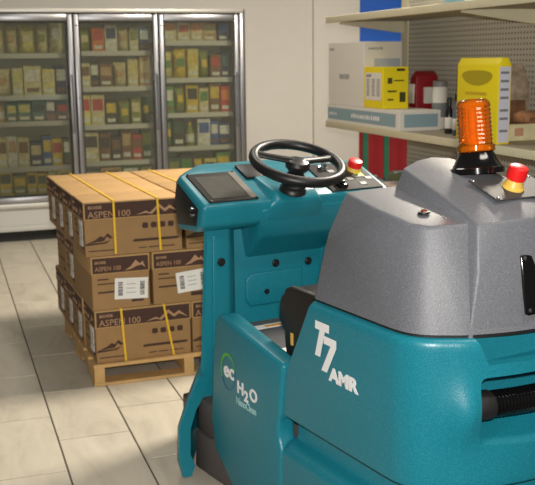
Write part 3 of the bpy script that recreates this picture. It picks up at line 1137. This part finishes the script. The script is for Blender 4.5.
add_extrude(band, [(.232, .875), (.195, .790), (-.195, .790), (-.232, .875)], 'x', -1.40, -1.208, .006, 2)
me = boolean(bm, [(pocket, 'DIFFERENCE'), (band, 'DIFFERENCE')])
shade(me, 30)
tank = mesh_obj('recovery_tank', me, TEAL, S)

# hood
bot = outline(-.665, .014)
pts = [(p.x, p.y, .869) for p in bot]
for s in (1, -1):
    pts += [(-.712, s * .345, 1.06), (-.728, s * .290, 1.188), (-.745, s * .13, 1.194),
            (-.93, s * .318, 1.163), (-1.055, s * .315, 1.143), (-1.105, s * .285, 1.140), (-1.135, s * .20, 1.143), (-1.16, s * .06, 1.14)]
shoulder = hull_bm(pts, .040, 6, .88, 12)
pts = [(p.x, p.y, .8692) for p in outline(-.70, .0165) if abs(p.y) < .236 and p.x < -.9] + [(-.70, .24, .8692), (-.70, -.24, .8692)]
for s in (1, -1):
    pts += [(-.777, s * .12, 1.25), (-.924, s * .14, 1.217), (-1.045, s * .16, 1.186), (-1.11, s * .175, 1.168), (-1.176, s * .190, 1.143),
            (-.765, s * .06, 1.268), (-.95, s * .07, 1.243), (-1.08, s * .09, 1.203), (-1.205, s * .09, 1.152), (-1.20, s * .205, 1.03)]
pts += [(-.76, 0, 1.274), (-.95, 0, 1.252), (-1.08, 0, 1.212), (-1.215, 0, 1.155)]
dome = hull_bm(pts, .012, 3, .88, 16)
bm = bmesh.new()
loft(bm, [[Vector((p.x, p.y, z)) for p in outline(-.672, .020)] for z in (.858, .872)])
bm_obj('hood_seam_shade', bm, DARK, S, ang=30)  # black ring added to stand for the dark shade in the hood seam
hood = bm_obj('hood', shoulder, GREY, S, ang=28)
bm_obj('hood_crown', dome, GREY, S, ang=28)


def surf_z(u):
    """crown height of the hood along the centre line"""
    P = [(-.76, 1.274), (-.95, 1.252), (-1.08, 1.212), (-1.215, 1.155)]
    for (a, za), (b, zb_) in zip(P, P[1:]):
        if b <= u <= a:
            return za + (zb_ - za) * (a - u) / (a - b)
    return 1.2


# bolt on the shoulder
bt = lathe('hood_bolt', [(.017, 0), (.017, .004), (.012, .006), (.011, .006)], BLACK, S, (-1.02, .238, 1.158), (0, .12, 0), 18)
lathe('bolt_head', [(.009, .005), (.009, .009), (.005, .012)], mat('copper', (190, 96, 66), .25, 1.0), bt, n=6)

# amber beacon
BU, BZ = -.945, surf_z(-.945)
bc = lathe('beacon_base', [(.077, -.012), (.077, .004), (.070, .008), (.052, .042), (.048, .050)], BLACKG, S, (BU, -.014, BZ), (0, .14, 0), 28)
prof = [(.050, .050), (.054, .052), (.054, .068), (.047, .070)]
for k in range(9):
    z = .072 + k * .0118
    prof += [(.0488, z), (.0452, z + .0059)]
prof += [(.0485, .179), (.046, .188), (.040, .196), (.034, .198)]
lens = lathe('beacon_lens', prof, AMBER, bc, n=36)
bm = bmesh.new()
add_lathe(bm, [(.024, .055), (.024, .09), (.017, .10), (.017, .165), (.012, .172)], 12)
for k in range(10):
    a = k * 2 * PI / 10
    mtx = Matrix.Rotation(a, 4, 'Z')
    vs = [mtx @ Vector(p) for p in ((.040, -.003, .075), (.0435, 0, .075), (.040, .003, .075), (.040, -.003, .175), (.0435, 0, .175), (.040, .003, .175))]
    v = [bm.verts.new(p) for p in vs]
    bm.faces.new((v[0], v[1], v[4], v[3])); bm.faces.new((v[1], v[2], v[5], v[4])); bm.faces.new((v[2], v[0], v[3], v[5]))
    bm.faces.new((v[0], v[2], v[1])); bm.faces.new((v[3], v[4], v[5]))
bm_obj('reflector_core', bm, AMBERC, bc)

# emergency stop on the hood
PU = -1.075
pz = surf_z(PU)
tilt = math.atan2(surf_z(-1.03) - surf_z(-1.12), .09)
plate = box('stop_plate', -.062, .062, -.14, .085, .0, .004, mat('plate_grey', (58, 56, 56), .62, bump=.1), S, .0015, 1, loc=(PU, 0, pz - .001), rot=(0, -tilt, 0))
for (a, b) in ((-.052, .075), (.052, .075), (-.052, -.13), (.052, -.13)):
    lathe('plate_screw', [(.005, .004), (.005, .006), (.003, .0075)], CHROME, plate, (a, b, 0), n=8)
lathe('stop_ring', [(.031, .004), (.031, .008), (.026, .014), (.022, .030)], YEL, plate, (-.005, -.02, 0), n=24)
lathe('stop_button', [(.020, .028), (.027, .032), (.0275, .055), (.026, .066), (.018, .070)], RED, plate, (-.005, -.02, 0), n=24)

# black plate on the tail
rp_ = box('tail_plate', -.006, .004, -.115, .06, -.08, .08, BLACKG, S, .008, 3, loc=(-1.232, .022, .985), rot=(0, math.radians(11), 0))
for (a, b) in ((.048, .068), (.048, -.068), (-.103, .068), (-.103, -.068)):
    lathe('plate_screw', [(.006, 0), (.006, .002), (.003, .004)], CHROME, rp_, (-.0055, a, b), (0, -PI / 2, 0), n=8)

# drain hose in the pocket
cuff = tube('hose_cuff', [(-1.196, .222, .668), (-1.197, .218, .668), (-1.206, .165, .667), (-1.207, .158, .667)], [.037, .040, .040, .037], RUBBER, S, 24)
pts, rad = [], []
for k in range(150):
    t = k / 149
    v = .160 - .370 * t
    pts.append((-1.206 - .028 * math.sin(t * PI), v, .667 + .004 * t))
    rad.append(.0365 if (k // 2) % 2 else .0325)
tube('drain_hose', pts, rad, BLACKG, S, 20)

# lower tank with rounded ledge
bm = bmesh.new()
rings = []
lv = [(.10, .012), (.105, .0)] + [(.12 + .19 * k / 8, -.006) for k in range(9)]
for k in range(1, 8):
    a = k / 7 * PI / 2
    lv.append((.315 + .045 * math.sin(a), -.006 + .045 * (1 - math.cos(a))))
lv += [(.363, .052), (.372, .056), (.444, .056)]
for z, ins in lv:
    rings.append([Vector((p.x, p.y, z)) for p in outline(-.505, ins)])
loft(bm, rings)
bm_obj('solution_tank', bm, TEAL, S, ang=40)

# low side panels that flank the operator, the left one with the round emblem
SP = [(-.100, .690), (-.066, .674), (-.050, .63), (-.02, .46), (-.002, .27), (-.03, .16), (-.19, .045), (-.508, .045), (-.508, .33), (-.490, .355), (-.484, .39), (-.490, .425), (-.500, .44), (-.524, .622)]
sp = None
for s, nm in ((1, 'side_panel'), (-1, 'side_panel')):
    v0, v1 = (.315, .386) if s > 0 else (-.386, -.315)
    o = extrude(nm, SP, 'y', v0, v1, TEAL, S, .016, 4)
    if s > 0:
        sp = o
        o['label'] = 'left side panel with round green and blue emblem'

# emblem and lettering
bm = bmesh.new()
RV = .3870
n = 40
cu, cz, ra, rb = -.150, .494, .055, .067
for (h0, h1) in ((0, n),):
    o1, o2 = [], []
    for k in range(n):
        a = 2 * PI * k / n
        w = .007 + .004 * math.cos(a - 2.2)
        o1.append(bm.verts.new((cu - ra * math.cos(a), RV, cz + rb * math.sin(a))))
        o2.append(bm.verts.new((cu - (ra - w) * math.cos(a), RV, cz + (rb - w) * math.sin(a))))
    fcs = [bm.faces.new((o1[k], o1[(k + 1) % n], o2[(k + 1) % n], o2[k])) for k in range(n)]
em = bm_obj('emblem_ring', bm, GREEN, sp)
em.data.materials.append(BLUEP)
for i, p in enumerate(em.data.polygons):
    c = p.center
    p.material_index = 1 if (c.z < cz - .012 + (c.x - cu) * -.4) else 0
put_text('emblem_lettering', 'ec', .078, 'left', (-.118, RV, .474), WHITE, sp, sx=1.08, offset=.0022)
put_text('emblem_lettering', 'H', .060, 'left', (-.216, RV, .440), WHITE, sp, sx=1.1, offset=.0022)
put_text('emblem_lettering', '2', .052, 'left', (-.266, RV, .424), WHITE, sp, sx=1.1, offset=.0022)
put_text('emblem_lettering', 'O', .060, 'left', (-.304, RV, .440), WHITE, sp, sx=1.1, offset=.0022)
put_text('emblem_lettering', 'NanoClean', .036, 'left', (-.208, RV, .396), mat('pale_teal_print', (160, 205, 208), .5), sp, sx=.86, offset=.0008)
TV = .3808
bm = bmesh.new()


def flat(pts):
    bm.faces.new([bm.verts.new((p[0], TV, p[1])) for p in pts])


flat([(-.706, .812), (-.780, .812), (-.778, .787), (-.757, .787), (-.732, .705), (-.703, .705), (-.729, .787), (-.704, .787)])
bm_obj('model_lettering', bm, WHITE, tank)
bm = bmesh.new()
flat([(-.752, .775), (-.816, .775), (-.816, .751), (-.768, .667), (-.738, .667), (-.786, .751), (-.750, .751)])
bm_obj('model_lettering', bm, WHITE, tank)
put_text('model_lettering', 'AMR', .055, 'left', (-.782, TV, .650), WHITE, tank, sx=1.22, offset=.0028)

# grey skirt and step under the footwell
extrude('skirt', [(.135, .31), (.02, .31), (-.12, .30), (-.40, .30), (-.40, .18), (.145, .18)], 'y', -.372, .372, SKIRT, S, .012, 2)
extrude('skirt_lower', [(.150, .176), (.04, .176), (-.04, .20), (-.30, .05), (.16, .02)], 'y', -.378, .378, SKIRT, S, .010, 2)

# dark chassis and wheels
box('chassis', -1.10, .48, -.28, .28, .09, .20, BLACK, S, .01)
for (u, v) in ((-.80, .25), (-.80, -.25), (.36, 0)):
    w = lathe('wheel', [(.09, -.03), (.125, -.035), (.135, -.02), (.135, .02), (.125, .035), (.09, .03)], RUBBER, S, (u, v, .136), (PI / 2, 0, 0), 28)
    lathe('wheel_hub', [(.085, -.028), (.085, .028)], GREYK, w, n=20)

# front shroud: two columns, inner wall, flared lower guards
def col_sec(z, s=1):
    t = (z - .25) / .70
    vo = .372 - .038 * t
    vi = .225 + .010 * (1 - t)
    ve = .150
    if s < 0:
        vi, ve = vi + .075, .255
    return [(.115, vo - .010), (.115, vi + .014), (.122, vi), (.235, ve), (.44, .120), (.45, .155), (.40, vo - .145), (.28, vo - .085), (.20, vo - .045), (.128, vo - .004)]


GU = [(.385, .40), (.43, .305), (.468, .21), (.472, .08), (.455, .012), (.425, .012), (.41, .05), (.428, .10), (.425, .20), (.40, .27), (.36, .33), (.36, .40)]
for s in (1, -1):
    bm = bmesh.new()
    loft(bm, [[Vector((u, s * v, z)) for u, v in col_sec(z, s)] for z in (.22, .35, .5, .65, .8, .95)])
    c = bm_obj('shroud_column', bm, TEAL, S, ang=30)
    bm = bmesh.new()
    rings = [[Vector((u, s * (v - dv), z)) for v, z in GU] for u, dv in ((.100, .004), (.104, 0), (.125, .004), (.20, .05), (.32, .13), (.42, .22))]
    loft(bm, rings)
    bm_obj('guard', bm, TEAL, S, ang=30)
    # moulded rib along the column
    extrude('column_rib', [(s * .318, .30), (s * .306, .30), (s * .292, .93), (s * .304, .93)], 'x', .109, .118, TEAL, S, .003, 2)
box('inner_wall', .235, .44, -.26, .17, .2, .94, TEAL, S, .01)
extrude('inner_boss', [(-.02, .60), (.085, .60), (.105, .63), (.105, .71), (.08, .735), (-.16, .735), (-.16, .60)], 'x', .226, .24, TEAL, S, .008, 3)
hull('nose', [(.40, s_ * .20, z_) for s_ in (1, -1) for z_ in (.12, .95)] + [(.50, s_ * .15, z_) for s_ in (1, -1) for z_ in (.12, .95)] + [(.56, s_ * .06, z_) for s_ in (1, -1) for z_ in (.14, .93)], TEAL, S, .03, 3)
for (u, v, z, r) in ((.112, .271, .826, .016), (.234, -.036, .764, .016), (.234, -.190, .755, .016), (.224, .012, .655, .011)):
    b_ = lathe('shroud_bolt', [(r, 0), (r, .005), (r * .75, .009)], BLACK, S, (u, v, z), (0, -PI / 2, 0), 14)
    lathe('bolt_socket', [(r * .5, .008), (r * .4, .0105)], DARK, b_, n=6)

# dash console: profile slopes down towards the operator
DASH = [(.045, 1.052), (.068, .968), (.115, .945), (.48, .935), (.52, 1.06), (.40, 1.165), (.31, 1.158)]
bm = hull_bm([(u, v, z) for v in (-.47, .372) for u, z in ((.045, 1.052), (.068, .968), (.115, .945), (.27, .935), (.30, 1.04), (.27, 1.142))]
             + [(u, v, z) for v in (-.30, .22) for u, z in ((.46, .935), (.49, 1.06), (.40, 1.165), (.31, 1.158))], .018, 4, -9, 14)
console = bm_obj('dash_console', bm, TEAL, S)
# centre swelling that carries the steering column
hull('column_fairing', [(.040, .10, 1.030), (.040, -.14, 1.030), (.07, .10, .965), (.07, -.14, .965), (.03, .07, 1.045), (.03, -.11, 1.045), (.06, .07, 1.084), (.06, -.11, 1.084), (.22, .08, 1.130), (.22, -.12, 1.130)], TEAL, S, .014, 3)
hull('apron', [(u, v, z) for v in (.125, -.44) for u, z in ((.050, 1.02), (.072, .96), (.30, .96), (.3, 1.02))] + [(u, v, z) for v in (.10, -.40) for u, z in ((.11, .90), (.19, .84), (.234, .80), (.30, .80))], TEAL, S, .030, 5)
SL = math.atan2(1.158 - 1.052, .31 - .045)


def on_dash(u, lift=0.0):
    return 1.052 + (u - .045) * math.tan(SL) + lift


def dash_plate(name, u0, u1, v0, v1, t, mt, parent=S, lift=0.0, bev=.003):
    cu_, cv_ = (u0 + u1) / 2, (v0 + v1) / 2
    hu = (u1 - u0) / 2 / math.cos(SL)
    return box(name, -hu, hu, -(v1 - v0) / 2, (v1 - v0) / 2, -.002, t, mt, parent, bev, 2, loc=(cu_, cv_, on_dash(cu_, lift)), rot=(0, -SL, 0))


scr = dash_plate('screen_bezel', .060, .262, .134, .338, .006, BEZEL)
hu = .101 / math.cos(SL)
box('screen', -hu + .022, hu - .03, -.062, .080, .004, .0072, SCREEN, scr)
box('bezel_strip', -hu + .008, hu - .008, -.099, -.072, .005, .0072, mat('bezel_strip', (120, 112, 102), .5), scr)
for (a, b) in ((-1, -1), (-1, 1), (1, -1), (1, 1)):
    lathe('bezel_screw', [(.005, .005), (.005, .009), (.003, .010)], BLACK, scr, (a * (hu - .006), b * .094, 0), n=8)
sp2 = extrude('switch_panel', [(.085, 1.036), (.105, .972), (.26, .958), (.285, 1.045), (.262, 1.115)], 'y', .366, .377, BLACK, S, .004, 2)
for z in (1.012, 1.036):
    tube('chrome_button', [(.118, .376, z), (.118, .388, z)], .008, CHROME, sp2, 12)

cp = dash_plate('control_panel', .060, .265, -.440, -.195, .006, BEZEL)
hu = .1075 / math.cos(SL)
for k, (a, b) in enumerate(((-.01, .045), (-.03, -.01), (-.035, -.095), (-.075, -.045), (-.012, -.05), (.04, .04))):
    box('membrane_key', a - .012, a + .012, b - .016, b + .016, .005, .0085, GREYK, cp, .002, 1)
box('lime_label', -.018, .012, -.088, -.05, .005, .0075, LIME, cp)
tg = box('toggle_switch', -.10, -.06, .045, .085, .004, .022, BLACKG, cp, .004, 2)
box('toggle_lever', -.09, -.07, .055, .075, .02, .034, BLACK, tg, .003, 2)
lathe('stop_ring', [(.030, .005), (.030, .010), (.026, .02), (.024, .024)], YEL, cp, (.036, -.070, 0), n=22)
lathe('stop_button', [(.022, .020), (.029, .024), (.030, .042), (.027, .050), (.02, .052)], RED, cp, (.036, -.070, 0), n=22)
lathe('key_switch', [(.022, .005), (.022, .014), (.014, .018), (.012, .03)], CHROME, cp, (.07, .06, 0), n=16)

tray = dash_plate('dash_tray', .20, .30, -.02, .11, .012, BLACK, bev=.006)

# steering wheel
TW = math.radians(20)
boot = lathe('steering_column', [(.052, -.115), (.050, -.105), (.044, -.098), (.046, -.088), (.039, -.080), (.041, -.070), (.034, -.062), (.035, -.05), (.030, -.045), (.028, -.02)], BLACK, S, (0, 0, 1.190), (0, -TW, 0), 24)
# the wheel is one mesh part with hub and badge below it
bm = bmesh.new()
RW = .166
add_tube(bm, [(RW * math.cos(2 * PI * k / 48), RW * math.sin(2 * PI * k / 48), 0) for k in range(48)], .0195, 12, False, True)
for ang in (math.radians(52), math.radians(-84)):
    d = Vector((math.cos(ang), math.sin(ang), 0))
    q = Vector((-d.y, d.x, 0))
    rr = []
    for t, w, h, z in ((.02, .022, .012, .004), (.07, .019, .011, .002), (.12, .017, .011, 0), (.160, .022, .013, 0)):
        c = d * t + Vector((0, 0, z))
        rr.append([bm.verts.new(c + q * (w * math.cos(a)) + Vector((0, 0, h * math.sin(a)))) for a in [2 * PI * i / 10 for i in range(10)]])
    for A, B in zip(rr, rr[1:]):
        for k in range(10):
            bm.faces.new((A[k], A[(k + 1) % 10], B[(k + 1) % 10], B[k]))
    bm.faces.new(rr[0]); bm.faces.new(rr[-1][::-1])
wheel = bm_obj('steering_wheel', bm, BLACK, S, (0, 0, 1.190), (0, -TW, 0), 50)
lathe('hub', [(.030, -.035), (.044, -.020), (.047, -.004), (.040, .008), (.030, .012)], BLACK, wheel, n=24)
lathe('badge', [(.022, .0115), (.022, .0135), (.018, .0145)], CHROME, wheel, n=20)

# operator's seat and the battery cover in front of it
seat = hull('seat', [(u, v, z) for v in (-.285, .285) for u, z in ((-.64, .66), (-.64, .84), (-.37, .83), (-.32, .79), (-.315, .70), (-.36, .66))], mat('seat_vinyl', (34, 26, 24), .4, bump=.2), S, .03, 4)
hip = extrude('hip_guard', [(-.64, .60), (-.425, .605), (-.412, .68), (-.416, .838), (-.45, .852), (-.64, .852)], 'y', .287, .313, mat('hip_guard_plastic', (30, 26, 24), .5, bump=.2), S, .008, 3)
box('warning_label', -.47, -.455, .312, .3145, .66, .70, YEL, hip)
bx_ = box('battery_cover', -.62, .06, -.30, .30, .30, .595, mat('cover_grey', (92, 90, 92), .6, bump=.2), S, .014, 3)
lb = box('warning_label', -.055, -.012, .06, .215, .594, .5965, PAPER, bx_)
box('label_stripe', -.045, -.025, .08, .17, .596, .5972, mat('amber_print', (220, 150, 40), .6), lb)
box('paper_notice', -.42, -.30, .20, .29, .594, .5968, PAPER, bx_)
